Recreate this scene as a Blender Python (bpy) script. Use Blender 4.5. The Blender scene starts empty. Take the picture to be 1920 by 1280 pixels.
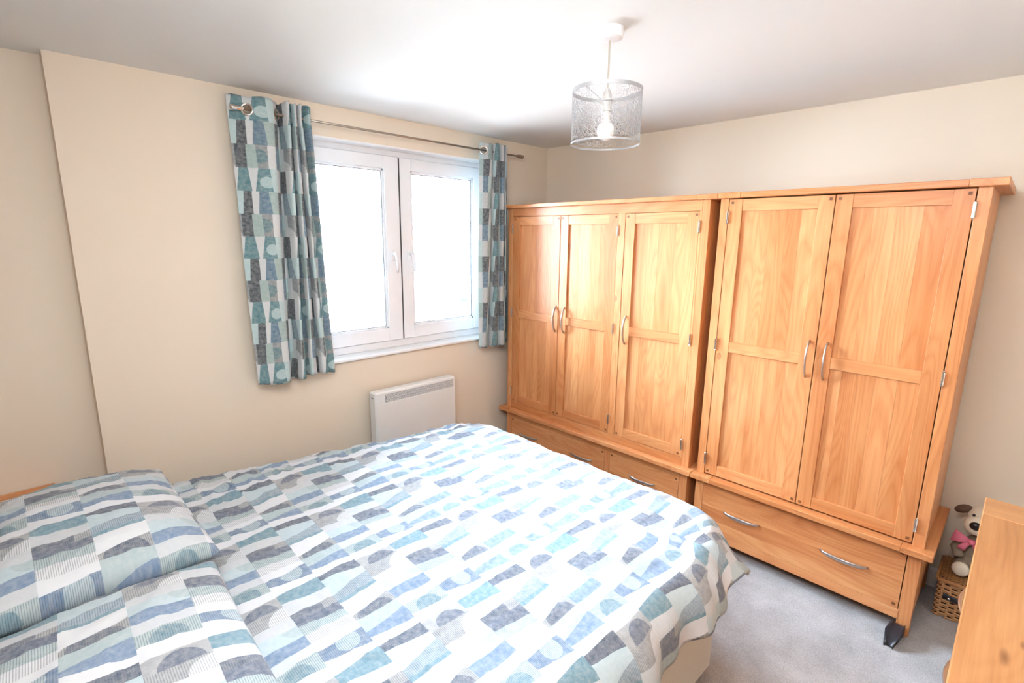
import bpy, bmesh, math, random
from mathutils import Vector, Matrix, noise
random.seed(7)
S = bpy.context.scene
COL = S.collection
PI = math.pi

# ------------------------------------------------------------------ camera
FPX = 949.52
yaw, pit, rol = (math.radians(a) for a in (45.5447, -11.4796, 0.6617))
fw = Vector((-math.sin(yaw)*math.cos(pit), math.cos(yaw)*math.cos(pit), math.sin(pit)))
rt = Vector((math.cos(yaw), math.sin(yaw), 0)); up = rt.cross(fw)
r2 = rt*math.cos(rol)+up*math.sin(rol); u2 = -rt*math.sin(rol)+up*math.cos(rol)
cd = bpy.data.cameras.new('camera'); cam = bpy.data.objects.new('camera', cd); COL.objects.link(cam)
cd.sensor_width = 36; cd.lens = FPX*36/1920; cd.clip_start = .02
M = Matrix((r2, u2, -fw)).transposed().to_4x4(); M.translation = Vector((2.8121, -3.138, 1.7032))
cam.matrix_world = M
S.camera = cam

# ------------------------------------------------------------------ world, lamps, exposure
W = bpy.data.worlds.new('world'); S.world = W; W.use_nodes = True
bg = W.node_tree.nodes['Background']
bg.inputs[0].default_value = (0.66, 0.81, 1.0, 1); bg.inputs[1].default_value = 66.0

def area(name, loc, target, sx, sy, power, color, portal=False, spread=PI):
    l = bpy.data.lights.new(name, 'AREA'); l.shape = 'RECTANGLE'; l.size = sx; l.size_y = sy
    l.energy = power; l.color = color; l.spread = spread
    o = bpy.data.objects.new(name, l); COL.objects.link(o); o.location = loc
    o.rotation_euler = (Vector(target)-Vector(loc)).to_track_quat('-Z', 'Y').to_euler()
    if portal: l.cycles.is_portal = True
    return o
area('window_portal', (-.2, -1.34, 1.6), (1, -1.34, 1.6), 1.5, 1.35, 1, (1, 1, 1), portal=True)
area('fill_light', (2.25, -2.85, 2.34), (1.4, -1.1, .7), 1.3, .8, 41, (.97, .98, 1.0))  # added fill lamp out of view, brightens the room side; not a real fitting
sun = bpy.data.lights.new('sun', 'SUN'); sun.energy = 20; sun.angle = .02; sun.color = (1, .95, .88)
so = bpy.data.objects.new('sun', sun); COL.objects.link(so)
so.rotation_euler = Vector((-.75, .35, -.9)).to_track_quat('-Z', 'Y').to_euler()

S.view_settings.view_transform = 'Standard'; S.view_settings.look = 'None'
S.view_settings.exposure = 0.7; S.view_settings.gamma = 1; S.view_settings.use_curve_mapping = False

# ------------------------------------------------------------------ materials
def srgb(r, g, b):
    f = lambda c: (c/255/12.92) if c/255 <= .04045 else ((c/255+.055)/1.055)**2.4
    return (f(r), f(g), f(b), 1)

def mat(name):
    m = bpy.data.materials.new(name); m.use_nodes = True
    nt = m.node_tree; b = nt.nodes['Principled BSDF']
    return m, nt, b
class NB:
    def __init__(s, nt): s.nt = nt
    def n(s, t, **k):
        x = s.nt.nodes.new(t)
        for a, v in k.items(): setattr(x, a, v)
        return x
    def link(s, a, b): s.nt.links.new(a, b)
    def math(s, op, a, b=None, c=None, clamp=False):
        x = s.n('ShaderNodeMath', operation=op, use_clamp=clamp)
        for i, v in enumerate((a, b, c)):
            if v is None: continue
            if isinstance(v, (int, float)): x.inputs[i].default_value = v
            else: s.link(v, x.inputs[i])
        return x.outputs[0]
    def mix(s, f, a, b, blend='MIX'):
        x = s.n('ShaderNodeMix', data_type='RGBA', blend_type=blend)
        for i, v in ((0, f), (6, a), (7, b)):
            if isinstance(v, (int, float)): x.inputs[i].default_value = v
            elif isinstance(v, tuple): x.inputs[i].default_value = v
            else: s.link(v, x.inputs[i])
        return x.outputs[2]
    def noise(s, vec, scale, detail=2, rough=.5, dist=0):
        x = s.n('ShaderNodeTexNoise'); x.inputs['Scale'].default_value = scale
        x.inputs['Detail'].default_value = detail; x.inputs['Roughness'].default_value = rough
        x.inputs['Distortion'].default_value = dist
        if vec is not None: s.link(vec, x.inputs['Vector'])
        return x.outputs['Fac']
    def ramp(s, f, stops, interp='LINEAR'):
        x = s.n('ShaderNodeValToRGB'); cr = x.color_ramp; cr.interpolation = interp
        while len(cr.elements) < len(stops): cr.elements.new(.5)
        for e, (p, c) in zip(cr.elements, stops): e.position = p; e.color = c
        s.link(f, x.inputs[0]); return x.outputs[0]
    def bump(s, h, strength, dist, b):
        x = s.n('ShaderNodeBump'); x.inputs['Strength'].default_value = strength; x.inputs['Distance'].default_value = dist
        s.link(h, x.inputs['Height']); s.link(x.outputs[0], b.inputs['Normal'])

def plain(name, col, rough=.5, metal=0, bumpscale=None, bs=.1, spec=.5):
    m, nt, b = mat(name); nb = NB(nt)
    b.inputs['Roughness'].default_value = rough; b.inputs['Metallic'].default_value = metal
    b.inputs['Specular IOR Level'].default_value = spec
    tc = nb.n('ShaderNodeTexCoord').outputs['Object']
    f = nb.noise(tc, bumpscale or 9, 3)
    c2 = tuple(v*.94 for v in col[:3])+(1,)
    nb.link(nb.mix(f, col, c2), b.inputs['Base Color'])
    if bumpscale: nb.bump(nb.noise(tc, bumpscale, 3), bs, .002, b)
    return m

def wood(name, axis, c_lo, c_mid, c_hi, rough=.38, fig=.42, knots=()):
    """oak: contour lines of a stretched noise as cathedral figure, pores, a tint per piece"""
    m, nt, b = mat(name); nb = NB(nt)
    tc = nb.n('ShaderNodeTexCoord').outputs['Object']
    oi = nb.n('ShaderNodeObjectInfo').outputs['Random']
    off = nb.n('ShaderNodeCombineXYZ')
    for i, k in enumerate((37.0, 71.0, 53.0)): nb.link(nb.math('MULTIPLY', oi, k), off.inputs[i])
    add = nb.n('ShaderNodeVectorMath', operation='ADD'); nb.link(tc, add.inputs[0]); nb.link(off.outputs[0], add.inputs[1])
    def stretched(across, along):
        s = [across]*3; s['xyz'.index(axis)] = along
        mp = nb.n('ShaderNodeVectorMath', operation='MULTIPLY'); nb.link(add.outputs[0], mp.inputs[0]); mp.inputs[1].default_value = s
        return mp.outputs[0]
    big = nb.noise(stretched(7, .9), 1, 1.5, .45, .3)
    rings = nb.math('FRACT', nb.math('MULTIPLY', big, 17))
    rings = nb.math('POWER', nb.math('ABSOLUTE', nb.math('SUBTRACT', rings, .5)), 1.6)
    fine = nb.noise(stretched(170, 4), 1, 3, .6)
    cloud = nb.noise(stretched(11, 1.6), 1, 3, .5)
    f = nb.math('ADD', nb.math('MULTIPLY', rings, fig), nb.math('MULTIPLY', fine, .30+.25*(.42-fig)/.42))
    f = nb.math('ADD', f, nb.math('MULTIPLY', cloud, .6))
    f = nb.math('SUBTRACT', f, .04)
    c = nb.ramp(f, [(.25, c_hi), (.52, c_mid), (.85, c_lo)])
    r2_ = nb.math('FRACT', nb.math('MULTIPLY', oi, 7.31))
    tint = nb.ramp(r2_, [(0, (1, 1, 1, 1)), (.45, (.93, .88, .82, 1)), (.75, (.82, .72, .62, 1)), (1, (.98, .97, .95, 1))])
    c = nb.mix(1.0, c, tint, 'MULTIPLY')
    kn = nb.n('ShaderNodeTexVoronoi'); kn.inputs['Scale'].default_value = 1; nb.link(stretched(3.1, 1.7), kn.inputs['Vector'])
    kf = nb.math('LESS_THAN', kn.outputs['Distance'], .035)
    c = nb.mix(nb.math('MULTIPLY', kf, .55), c, tuple(v*.45 for v in c_lo[:3])+(1,))
    for kx, ky, kr in knots:          # dark elongated knots of the board itself
        m2 = nb.n('ShaderNodeVectorMath', operation='SUBTRACT'); nb.link(tc, m2.inputs[0]); m2.inputs[1].default_value = (kx, ky, 0)
        m3 = nb.n('ShaderNodeVectorMath', operation='MULTIPLY'); nb.link(m2.outputs[0], m3.inputs[0]); m3.inputs[1].default_value = (1, .28, 0)
        ln_ = nb.n('ShaderNodeVectorMath', operation='LENGTH'); nb.link(m3.outputs[0], ln_.inputs[0])
        d_ = nb.math('ADD', ln_.outputs['Value'], nb.math('MULTIPLY', nb.math('SUBTRACT', cloud, .5), kr*.9))
        k_ = nb.ramp(nb.math('DIVIDE', d_, kr), [(0, (.75, .75, .75, 1)), (.35, (.6, .6, .6, 1)), (1, (0, 0, 0, 1))])
        c = nb.mix(k_, c, tuple(v*k for v, k in zip(c_lo[:3], (.5, .4, .35)))+(1,))
    nb.link(c, b.inputs['Base Color'])
    b.inputs['Roughness'].default_value = rough
    b.inputs['Specular IOR Level'].default_value = .4
    nb.bump(fine, .12, .001, b)
    return m
OAK = (srgb(170, 99, 54), srgb(206, 137, 86), srgb(224, 165, 113))
oak = {a: wood('oak_'+a, a, *OAK) for a in 'xyz'}
PAL = (srgb(150, 98, 58), srgb(184, 130, 84), srgb(202, 152, 104))
pale_oak = {a: wood('dresser_oak_'+a, a, *PAL, fig=.16) for a in 'xyz'}
top_oak = wood('dresser_top_oak', 'y', *PAL, fig=.22, knots=((-.195, -.17, .010), (-.17, -.10, .005)))

def print_fabric(name, period, backlit):
    """geometric print: three rows of tapering blocks per repeat, discs, hatching, watercolour mottle. UV in metres, v runs down."""
    rows = [
     [(0, 0, 'PH'), (.9, .8, 'GH'), (1.8, 1.5, 'C'), (2.5, 2.4, 'UH'), (3.1, 3.1, 'L'), (4.35, 4.0, 'T'), (5.25, 5.5, 'P'), (6.4, 6.0, 'SH'), (7.2, 7.4, 'P')],
     [(0, 0, 'UH'), (.5, 1.15, 'P'), (2.1, 2.3, 'T'), (2.45, 2.6, 'BH'), (3.05, 3.75, 'A'), (4.8, 4.4, 'CH'), (5.4, 5.4, 'P'), (6.3, 5.9, 'S'), (6.8, 7.2, 'G')],
     [(0, 0, 'S'), (.95, .95, 'A'), (2.0, 2.0, 'L'), (2.9, 2.9, 'UH'), (4.15, 4.15, 'U'), (5.2, 5.2, 'P'), (6.2, 6.0, 'GH'), (7.1, 7.3, 'L')]]
    pal = {'P': srgb(209, 212, 216), 'L': srgb(190, 195, 199), 'G': srgb(164, 181, 184), 'A': srgb(176, 194, 200),
           'T': srgb(106, 140, 154), 'C': srgb(92, 102, 120), 'S': srgb(114, 137, 164), 'B': srgb(146, 164, 178), 'U': srgb(158, 160, 163)}
    if backlit:      # curtain variant: more dark blocks, palette darkened to paint in its backlit shade
        rows = [
         [(0, 0, 'LH'), (.9, .8, 'GH'), (1.8, 1.5, 'C'), (2.35, 2.5, 'C'), (3.1, 3.1, 'L'), (4.35, 4.0, 'T'), (5.25, 5.5, 'L'), (6.2, 5.8, 'T'), (7.2, 7.4, 'A')],
         [(0, 0, 'CH'), (1.25, 1.05, 'L'), (2.1, 2.3, 'T'), (2.45, 2.6, 'BH'), (3.05, 3.75, 'A'), (4.6, 4.4, 'CH'), (5.4, 5.4, 'L'), (6.1, 5.9, 'S'), (6.9, 7.2, 'G')],
         [(0, 0, 'S'), (.95, .95, 'A'), (2.0, 2.0, 'L'), (2.9, 2.9, 'UH'), (4.15, 4.15, 'C'), (5.2, 5.2, 'G'), (6.1, 6.2, 'UH'), (7.1, 7.1, 'L')]]
        pal = {'P': srgb(205, 207, 205), 'L': srgb(196, 199, 199), 'G': srgb(150, 170, 166), 'A': srgb(172, 194, 194),
               'T': srgb(84, 124, 130), 'C': srgb(66, 74, 80), 'S': srgb(88, 116, 134), 'B': srgb(128, 152, 164), 'U': srgb(142, 146, 146)}
    m, nt, b = mat(name); nb = NB(nt)
    uv = nb.n('ShaderNodeUVMap').outputs[0]
    sp = nb.n('ShaderNodeSeparateXYZ')
    # a slight hand-drawn wobble
    nb.link(uv, sp.inputs[0])
    u, v = sp.outputs[0], sp.outputs[1]
    fu = nb.math('MULTIPLY', nb.math('FRACT', nb.math('DIVIDE', u, period)), 8.0)
    rv = nb.math('MULTIPLY', nb.math('FRACT', nb.math('DIVIDE', v, period)), 3.0)
    row = nb.math('FLOOR', rv); fv = nb.math('FRACT', rv)
    tot = sum(len(r) for r in rows); base = 0; idx = None; stops = []; hst = []
    cum = 0
    for ri, r in enumerate(rows):
        s = None
        for a0, a1, _ in r[1:]:
            p = nb.math('MULTIPLY_ADD', fv, -(a1-a0), fu)
            g = nb.math('GREATER_THAN', p, a0)
            s = g if s is None else nb.math('ADD', s, g)
        s = nb.math('ADD', s, float(base)+.5)
        if ri == 0: idx = s
        else:
            sel = nb.math('COMPARE', row, float(ri), .3)
            idx = nb.math('ADD', nb.math('MULTIPLY', s, sel), nb.math('MULTIPLY', idx, nb.math('SUBTRACT', 1.0, sel)))
        for k, (_, _, code) in enumerate(r):
            stops.append(((base+k)/tot, pal[code[0]])); h = 1.0 if len(code) > 1 else 0.0
            hst.append(((base+k)/tot, (h, h, h, 1)))
        base += len(r)
    fi = nb.math('DIVIDE', idx, float(tot))
    c = nb.ramp(fi, stops, 'CONSTANT'); hat = nb.ramp(fi, hst, 'CONSTANT')
    asp = (period/8)/(period/3)      # unit of u measured in rows
    def disc(ri, cu, cv, R, lo, hi, col, f=1.0):
        nonlocal c
        du = nb.math('MULTIPLY', nb.math('SUBTRACT', fu, cu), asp); dv = nb.math('SUBTRACT', fv, cv)
        d2 = nb.math('ADD', nb.math('MULTIPLY', du, du), nb.math('MULTIPLY', dv, dv))
        k = nb.math('LESS_THAN', d2, R*R)
        k = nb.math('MULTIPLY', k, nb.math('COMPARE', row, float(ri), .3))
        k = nb.math('MULTIPLY', k, nb.math('GREATER_THAN', fi, (sum(len(q) for q in rows[:ri])+lo)/tot))
        k = nb.math('MULTIPLY', k, nb.math('LESS_THAN', fi, (sum(len(q) for q in rows[:ri])+hi)/tot))
        c = nb.mix(nb.math('MULTIPLY', k, f), c, pal[col])
    disc(0, 2.9, -.25, .95, 3, 4, 'C', .9)
    disc(1, 0.0, .5, .42, 0, 1, 'C', .9)
    disc(2, 2.0, 1.0, .34, 1, 2, 'G', .9)
    disc(2, 2.9, 1.0, .44, 3, 4, 'P', .95)
    disc(2, 4.15, .55, .36, 4, 5, 'C', .9)
    disc(2, 6.3, .5, .30, 6, 7, 'T', .85)
    disc(0, 6.9, .6, .25, 7, 8, 'A', .8)
    # hatching
    ln = nb.math('SINE', nb.math('MULTIPLY', v, 2*PI*78/period))
    ln = nb.math('GREATER_THAN', ln, .35)
    hm = nb.math('MULTIPLY', nb.math('MULTIPLY', ln, hat), .5)
    c = nb.mix(hm, c, srgb(70, 78, 84))
    # mottle
    mo = nb.noise(uv, 60, 5, .7); c = nb.mix(nb.math('MULTIPLY', nb.math('SUBTRACT', mo, .35, clamp=True), .75), c, srgb(226, 224, 218))
    nb.link(c, b.inputs['Base Color'])
    b.inputs['Roughness'].default_value = .9; b.inputs['Specular IOR Level'].default_value = .15
    b.inputs['Sheen Weight'].default_value = .15
    wv = nb.noise(uv, 900, 1); nb.bump(wv, .08, .0006, b)
    return m
m_duvet = print_fabric('printed_cotton', .388, 0)
m_curt = print_fabric('printed_curtain', .324, 1)

def wall_paint(name, col, sc=160, strength=.12, glow=.06):
    m, nt, b = mat(name); nb = NB(nt)
    tc = nb.n('ShaderNodeTexCoord').outputs['Object']
    nb.link(nb.mix(nb.noise(tc, 1.3, 3), col, tuple(v*.975 for v in col[:3])+(1,)), b.inputs['Base Color'])
    b.inputs['Roughness'].default_value = .85; b.inputs['Specular IOR Level'].default_value = .2
    nb.bump(nb.noise(tc, sc, 3, .6), strength, .002, b)
    return m
m_wall = wall_paint('cream_paint', srgb(231, 217, 198))
m_ceil = wall_paint('ceiling_paint', srgb(236, 235, 232), 90)
m_white = plain('white_gloss', srgb(240, 240, 240), .35)
m_upvc = plain('white_upvc', srgb(240, 242, 245), .3)
m_gasket = plain('dark_gasket', srgb(60, 60, 62), .6)
m_heater = plain('heater_enamel', srgb(232, 232, 230), .4)
m_hgrey = plain('heater_grey', srgb(150, 152, 156), .6)
m_dark = plain('dark_void', srgb(40, 38, 36), .9)
m_steel = plain('brushed_steel', srgb(200, 198, 196), .28, 1)
m_chrome = plain('chrome', srgb(225, 220, 215), .15, 1)
m_bronze = plain('antique_nickel', srgb(170, 155, 140), .3, 1)
m_peg = plain('dark_peg', srgb(120, 72, 36), .6)
m_black = plain('black_rubber', srgb(38, 38, 44), .22)
m_strap = plain('black_leather', srgb(34, 32, 40), .45)
m_silver = plain('silver_shade', srgb(176, 176, 178), .45, .3)
m_flex = plain('beige_flex', srgb(176, 166, 150), .6)
m_plastic = plain('white_plastic', srgb(240, 240, 241), .4)
m_holder = plain('lamp_holder_plastic', srgb(196, 192, 186), .5)
m_divan = plain('divan_cloth', srgb(225, 222, 212), .9, bumpscale=400, bs=.2, spec=.1)
m_lid = plain('wicker_lid', srgb(150, 104, 56), .7)
m_wdark = plain('wicker_inside', srgb(70, 46, 28), .9)
m_wick = plain('wicker', srgb(190, 142, 96), .65)
m_cream = plain('cream_plush', srgb(225, 215, 196), .95, bumpscale=300, bs=.5, spec=.05)
m_greyp = plain('grey_plush', srgb(142, 128, 112), .95, bumpscale=300, bs=.5, spec=.05)
m_brownp = plain('brown_plush', srgb(98, 76, 66), .95, bumpscale=300, bs=.5, spec=.05)
m_pink = plain('pink_ribbon', srgb(222, 120, 142), .8, bumpscale=200, bs=.3, spec=.1)
m_nose = plain('black_nose', srgb(26, 24, 26), .3)
m_render = plain('pale_render', srgb(250, 238, 218), .9)
m_render2 = plain('white_render', srgb(250, 250, 250), .9)
m_winb = plain('far_glass', srgb(44, 43, 42), .9, spec=0)
m_ground = plain('tarmac', srgb(190, 190, 188), .9)

def carpet():
    m, nt, b = mat('grey_carpet'); nb = NB(nt)
    tc = nb.n('ShaderNodeTexCoord').outputs['Object']
    f1 = nb.noise(tc, 240, 3, .7); f2 = nb.noise(tc, 5, 4, .6)
    f = nb.math('ADD', nb.math('MULTIPLY', f1, .6), nb.math('MULTIPLY', f2, .4))
    c = nb.ramp(f, [(.3, srgb(142, 140, 139)), (.5, srgb(186, 183, 182)), (.7, srgb(222, 220, 220))])
    nb.link(c, b.inputs['Base Color']); b.inputs['Roughness'].default_value = 1; b.inputs['Specular IOR Level'].default_value = .05
    nb.bump(f1, .9, .006, b); return m
m_carpet = carpet()
def glass_mat():
    m, nt, b = mat('window_glass'); nb = NB(nt)
    out = nt.nodes['Material Output']; nt.nodes.remove(b)
    t = nb.n('ShaderNodeBsdfTransparent'); t.inputs[0].default_value = (.97, .98, .98, 1)
    g = nb.n('ShaderNodeBsdfGlossy'); g.inputs['Roughness'].default_value = .02
    fr = nb.n('ShaderNodeFresnel'); fr.inputs[0].default_value = 1.45
    mx = nb.n('ShaderNodeMixShader'); nb.link(fr.outputs[0], mx.inputs[0]); nb.link(t.outputs[0], mx.inputs[1]); nb.link(g.outputs[0], mx.inputs[2])
    nb.link(mx.outputs[0], out.inputs[0]); return m
m_glass = glass_mat()
def bulb_mat():
    m, nt, b = mat('frosted_bulb'); b.inputs['Base Color'].default_value = (.95, .94, .92, 1)
    b.inputs['Roughness'].default_value = .3; b.inputs['Transmission Weight'].default_value = .3; return m
m_bulb = bulb_mat()

# ------------------------------------------------------------------ building helpers
ORG = {}
def thing(name, loc, label, cat, group=None):
    o = bpy.data.objects.new(name, None); COL.objects.link(o); o.location = loc; o.empty_display_size = .05
    ORG[o.name] = Vector(loc); o['label'] = label; o['category'] = cat
    if group: o['group'] = group
    return o
def put(name, bm, m, parent=None, smooth=False, kind=None, label=None, bevel=0, cat=None, group=None):
    """links one mesh whose bmesh is in world coordinates; origin at its centre"""
    if bevel:
        bmesh.ops.bevel(bm, geom=[e for e in bm.edges], offset=bevel, segments=1, affect='EDGES', profile=.5)
    me = bpy.data.meshes.new(name)
    vs = [v.co for v in bm.verts]
    lo = Vector([min(v[i] for v in vs) for i in range(3)]); hi = Vector([max(v[i] for v in vs) for i in range(3)])
    c = (lo+hi)/2
    if cat: c.z = lo.z
    bmesh.ops.translate(bm, vec=-c, verts=bm.verts)
    bmesh.ops.recalc_face_normals(bm, faces=bm.faces) if not bm.faces.layers.int.get('keep') else None
    bm.to_mesh(me); bm.free()
    if smooth:
        for p in me.polygons: p.use_smooth = True
    me.materials.append(m)
    o = bpy.data.objects.new(name, me); COL.objects.link(o)
    ORG[o.name] = c
    if parent is not None:
        o.parent = parent; o.location = c-ORG[parent.name]
    else: o.location = c
    if kind: o['kind'] = kind
    if label: o['label'] = label
    if cat: o['category'] = cat
    if group: o['group'] = group
    return o
def B(*boxes):
    bm = bmesh.new()
    for b in boxes: addbox(bm, *b)
    return bm
def addbox(bm, x0, x1, y0, y1, z0, z1, rot=None):
    vs = [bm.verts.new((x, y, z)) for x in (x0, x1) for y in (y0, y1) for z in (z0, z1)]
    for f in ((0, 1, 3, 2), (4, 6, 7, 5), (0, 4, 5, 1), (2, 3, 7, 6), (0, 2, 6, 4), (1, 5, 7, 3)):
        bm.faces.new([vs[i] for i in f])
    if rot:
        ang, ax = rot; c = Vector(((x0+x1)/2, (y0+y1)/2, (z0+z1)/2))
        bmesh.ops.rotate(bm, verts=vs, cent=c, matrix=Matrix.Rotation(ang, 3, ax))
    return vs
def tube(bm, pts, rad, seg=10, caps=True):
    """sweeps a circle (radius may vary per point) along points"""
    pts = [Vector(p) for p in pts]; n = len(pts)
    if not hasattr(rad, '__len__'): rad = [rad]*n
    prev = None; rings = []
    for i, p in enumerate(pts):
        t = (pts[min(i+1, n-1)]-pts[max(i-1, 0)]).normalized()
        if prev is None:
            a = Vector((0, 0, 1)) if abs(t.z) < .9 else Vector((1, 0, 0)); nrm = t.cross(a).normalized()
        else: nrm = (prev-t*prev.dot(t)).normalized()
        prev = nrm; bi = t.cross(nrm)
        r = rad[i]; ry, rz = (r if hasattr(r, '__len__') else (r, r))
        rings.append([bm.verts.new(p+nrm*ry*math.cos(2*PI*k/seg)+bi*rz*math.sin(2*PI*k/seg)) for k in range(seg)])
    for a, b in zip(rings, rings[1:]):
        for k in range(seg): bm.faces.new((a[k], a[(k+1) % seg], b[(k+1) % seg], b[k]))
    if caps:
        bm.faces.new(rings[0][::-1]); bm.faces.new(rings[-1])
def lathe(bm, prof, c, seg=32, axis='z', closed=False):
    c = Vector(c); rings = []
    for r, h in prof:
        ring = []
        for k in range(seg):
            a = 2*PI*k/seg; p = (r*math.cos(a), r*math.sin(a), h)
            if axis == 'x': p = (h, r*math.cos(a), r*math.sin(a))
            if axis == 'y': p = (r*math.cos(a), h, r*math.sin(a))
            ring.append(bm.verts.new(c+Vector(p)))
        rings.append(ring)
    prs = list(zip(rings, rings[1:]))
    if closed: prs.append((rings[-1], rings[0]))
    for a, b in prs:
        for k in range(seg): bm.faces.new((a[k], a[(k+1) % seg], b[(k+1) % seg], b[k]))
    if not closed:
        bm.faces.new(rings[0]); bm.faces.new(rings[-1][::-1])
def ellipsoid(bm, c, r, rot=None, u=20, v=14):
    mt = Matrix.Translation(c) @ (rot.to_4x4() if rot else Matrix.Identity(4)) @ Matrix.Diagonal((*r, 1))
    bmesh.ops.create_uvsphere(bm, u_segments=u, v_segments=v, radius=1, matrix=mt)
def struct(name, bm, m, **k): return put(name, bm, m, kind='structure', **k)

# ------------------------------------------------------------------ the room
H = 2.4; XR = 3.36; YB = -4.4; YL = -2.95; WY0, WY1, WZ0, WZ1 = -2.06, -.615, .97, 2.238
struct('floor', B((-.3, XR+.1, YB-.1, .1, -.06, 0)), m_carpet)
struct('ceiling', B((-.3, XR+.1, YB-.1, .1, H, H+.08)), m_ceil)
struct('wall_left', B((-.16, 0, YL, WY0, 0, H), (-.16, 0, WY1, -.60, 0, H), (-.16, 0, WY0, WY1, 0, WZ0), (-.16, 0, WY0, WY1, WZ1, H),
                      (-.16, -.012, -.60, 0, 0, H), (-.26, -.09, YB, YL, 0, H)), m_wall)
struct('wall_back', B((-.16, XR, 0, .1, 0, H)), m_wall)
struct('wall_right', B((XR, XR+.1, YB, .1, 0, H)), m_wall)
struct('wall_front', B((-.2, XR+.1, YB-.1, YB, 0, H)), m_wall)
struct('baseboard_back', B((0, XR, -.016, 0, 0, .09), (0, XR, -.011, 0, .09, .10)), m_white)
struct('baseboard_left', B((0, .016, YL, -.60, 0, .09), (0, .011, YL, -.60, .09, .10)), m_white)
struct('baseboard_right', B((XR-.016, XR, YB, 0, 0, .09), (XR-.011, XR, YB, 0, .09, .10)), m_white)

# window: frame, two sashes with panes, gaskets, handles
FX0, FX1 = -.145, -.10
win = struct('window_1', B((FX0, FX1, WY0, WY1, WZ0+.015, 1.035), (FX0, FX1, WY0, WY1, 2.196, WZ1), (FX0, FX1, WY0, WY0+.05, 1.035, 2.196),
        (FX0, FX1, WY1-.035, WY1, 1.035, 2.196)), m_upvc, bevel=.004)
struct('trim_1', B((-.10, .0, WY0, WY0+.008, WZ0, WZ1), (-.10, 0, WY1-.008, WY1, WZ0, WZ1), (-.10, .0, WY0, WY1, WZ1-.008, WZ1)), m_white)
put('window_sill', B((-.145, .028, WY0-.03, WY1+.004, WZ0, WZ0+.016)), m_white, win, bevel=.003)
def sash(y0, y1, gy0, gy1, z0=1.038, z1=2.193):
    gz0, gz1 = 1.118, 2.118
    x0, x1 = -.14, -.078
    bm = B((x0, x1, y0, gy0, z0, z1), (x0, x1, gy1, y1, z0, z1), (x0, x1, gy0, gy1, z0, gz0), (x0, x1, gy0, gy1, gz1, z1))
    s = put('sash', bm, m_upvc, win, bevel=.003)
    bd = B((-.10, -.088, gy0, gy0+.014, gz0, gz1), (-.10, -.088, gy1-.014, gy1, gz0, gz1), (-.10, -.088, gy0, gy1, gz0, gz0+.014), (-.10, -.088, gy0, gy1, gz1-.014, gz1))
    put('glazing_bead', bd, m_upvc, s, bevel=.002)
    a = .014; g = .0035
    gb = B((-.104, -.092, gy0+a, gy0+a+g, gz0+a, gz1-a), (-.104, -.092, gy1-a-g, gy1-a, gz0+a, gz1-a), (-.104, -.092, gy0+a, gy1-a, gz0+a, gz0+a+g), (-.104, -.092, gy0+a, gy1-a, gz1-a-g, gz1-a))
    put('gasket', gb, m_gasket, s)
    put('pane', B((-.104, -.100, gy0, gy1, gz0, gz1)), m_glass, s)
    return s
s1 = sash(WY0+.05, -1.322, -1.975, -1.425)
s2 = sash(-1.314, WY1-.03, -1.232, -.705)
put('centre_gap', B((-.12, -.0785, -1.3215, -1.3145, 1.04, 2.19)), m_gasket, win)
for s, y in ((s1, -1.385), (s2, -1.258)):
    bm = bmesh.new(); addbox(bm, -.078, -.068, y-.013, y+.013, 1.555, 1.625)
    h = put('handle', bm, m_plastic, s, bevel=.003)
    bm = bmesh.new(); lathe(bm, [(.011, 0), (.011, .03)], (-.068, y, 1.60), 12, 'x')
    tube(bm, [(-.042, y, 1.607), (-.036, y+.003, 1.59), (-.034, y+.008, 1.56), (-.036, y+.012, 1.52), (-.040, y+.013, 1.487)], [.011, .0105, .009, .008, .006], 10)
    put('lever', bm, m_plastic, h, smooth=True)
    put('key_lock', B((-.039, -.0345, y-.002, y+.005, 1.592, 1.600)), m_gasket, h)

# ------------------------------------------------------------------ outside
struct('ground', B((-60, -.6, -40, 40, -7.2, -7)), m_ground)
bld = thing('apartment_building', (-14, 5, -7), 'pale sunlit apartment building seen through the window glass', 'building')
put('cream_wall', B((-17, -12, 3.95, 5.9, -7, 5.0)), m_render, bld)
put('white_wall', B((-17, -12.4, -6, 3.95, -7, 5.0)), m_render2, bld)
put('white_wall', B((-17, -12.2, 5.9, 16, -7, 5.0)), m_render2, bld)
for k, (z0, z1) in enumerate(((4.1, 5.5), (2.1, 3.1), (.8, 1.6), (-1.6, -.2))):
    fr = put('window', B((-12.42, -12.34, 3.38, 3.62, z0, z1)), m_render, bld)
    put('pane', B((-12.35, -12.33, 3.42, 3.60, z0+.05, z1-.05)), m_winb, fr)
for z0, z1 in ((1.85, 3.3), (-.1, 1.4), (-2.4, -.45)):
    for y0, y1 in ((8.05, 9.3), (10.3, 11.5)):
        fr = put('window', B((-12.24, -12.16, y0, y1, z0, z1)), m_render2, bld)
        put('pane', B((-12.165, -12.14, y0+.1, (y0+y1)/2-.04, z0+.1, z1-.1), (-12.165, -12.14, (y0+y1)/2+.04, y1-.1, z0+.1, z1-.1)), m_winb, fr)
    put('balcony', B((-12.2, -11.5, 7.9, 9.6, z0-.35, z0-.2), (-11.55, -11.5, 7.9, 9.6, z0+.4, z0+.45), *[(-11.55, -11.52, 7.9+q*.14, 7.93+q*.14, z0-.2, z0+.4) for q in range(13)]), m_render2, bld)
bm = bmesh.new(); tube(bm, [(-12.1, 7.3, -7), (-12.1, 7.3, 4.9)], .06, 8); put('drainpipe', bm, m_render, bld)

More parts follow.
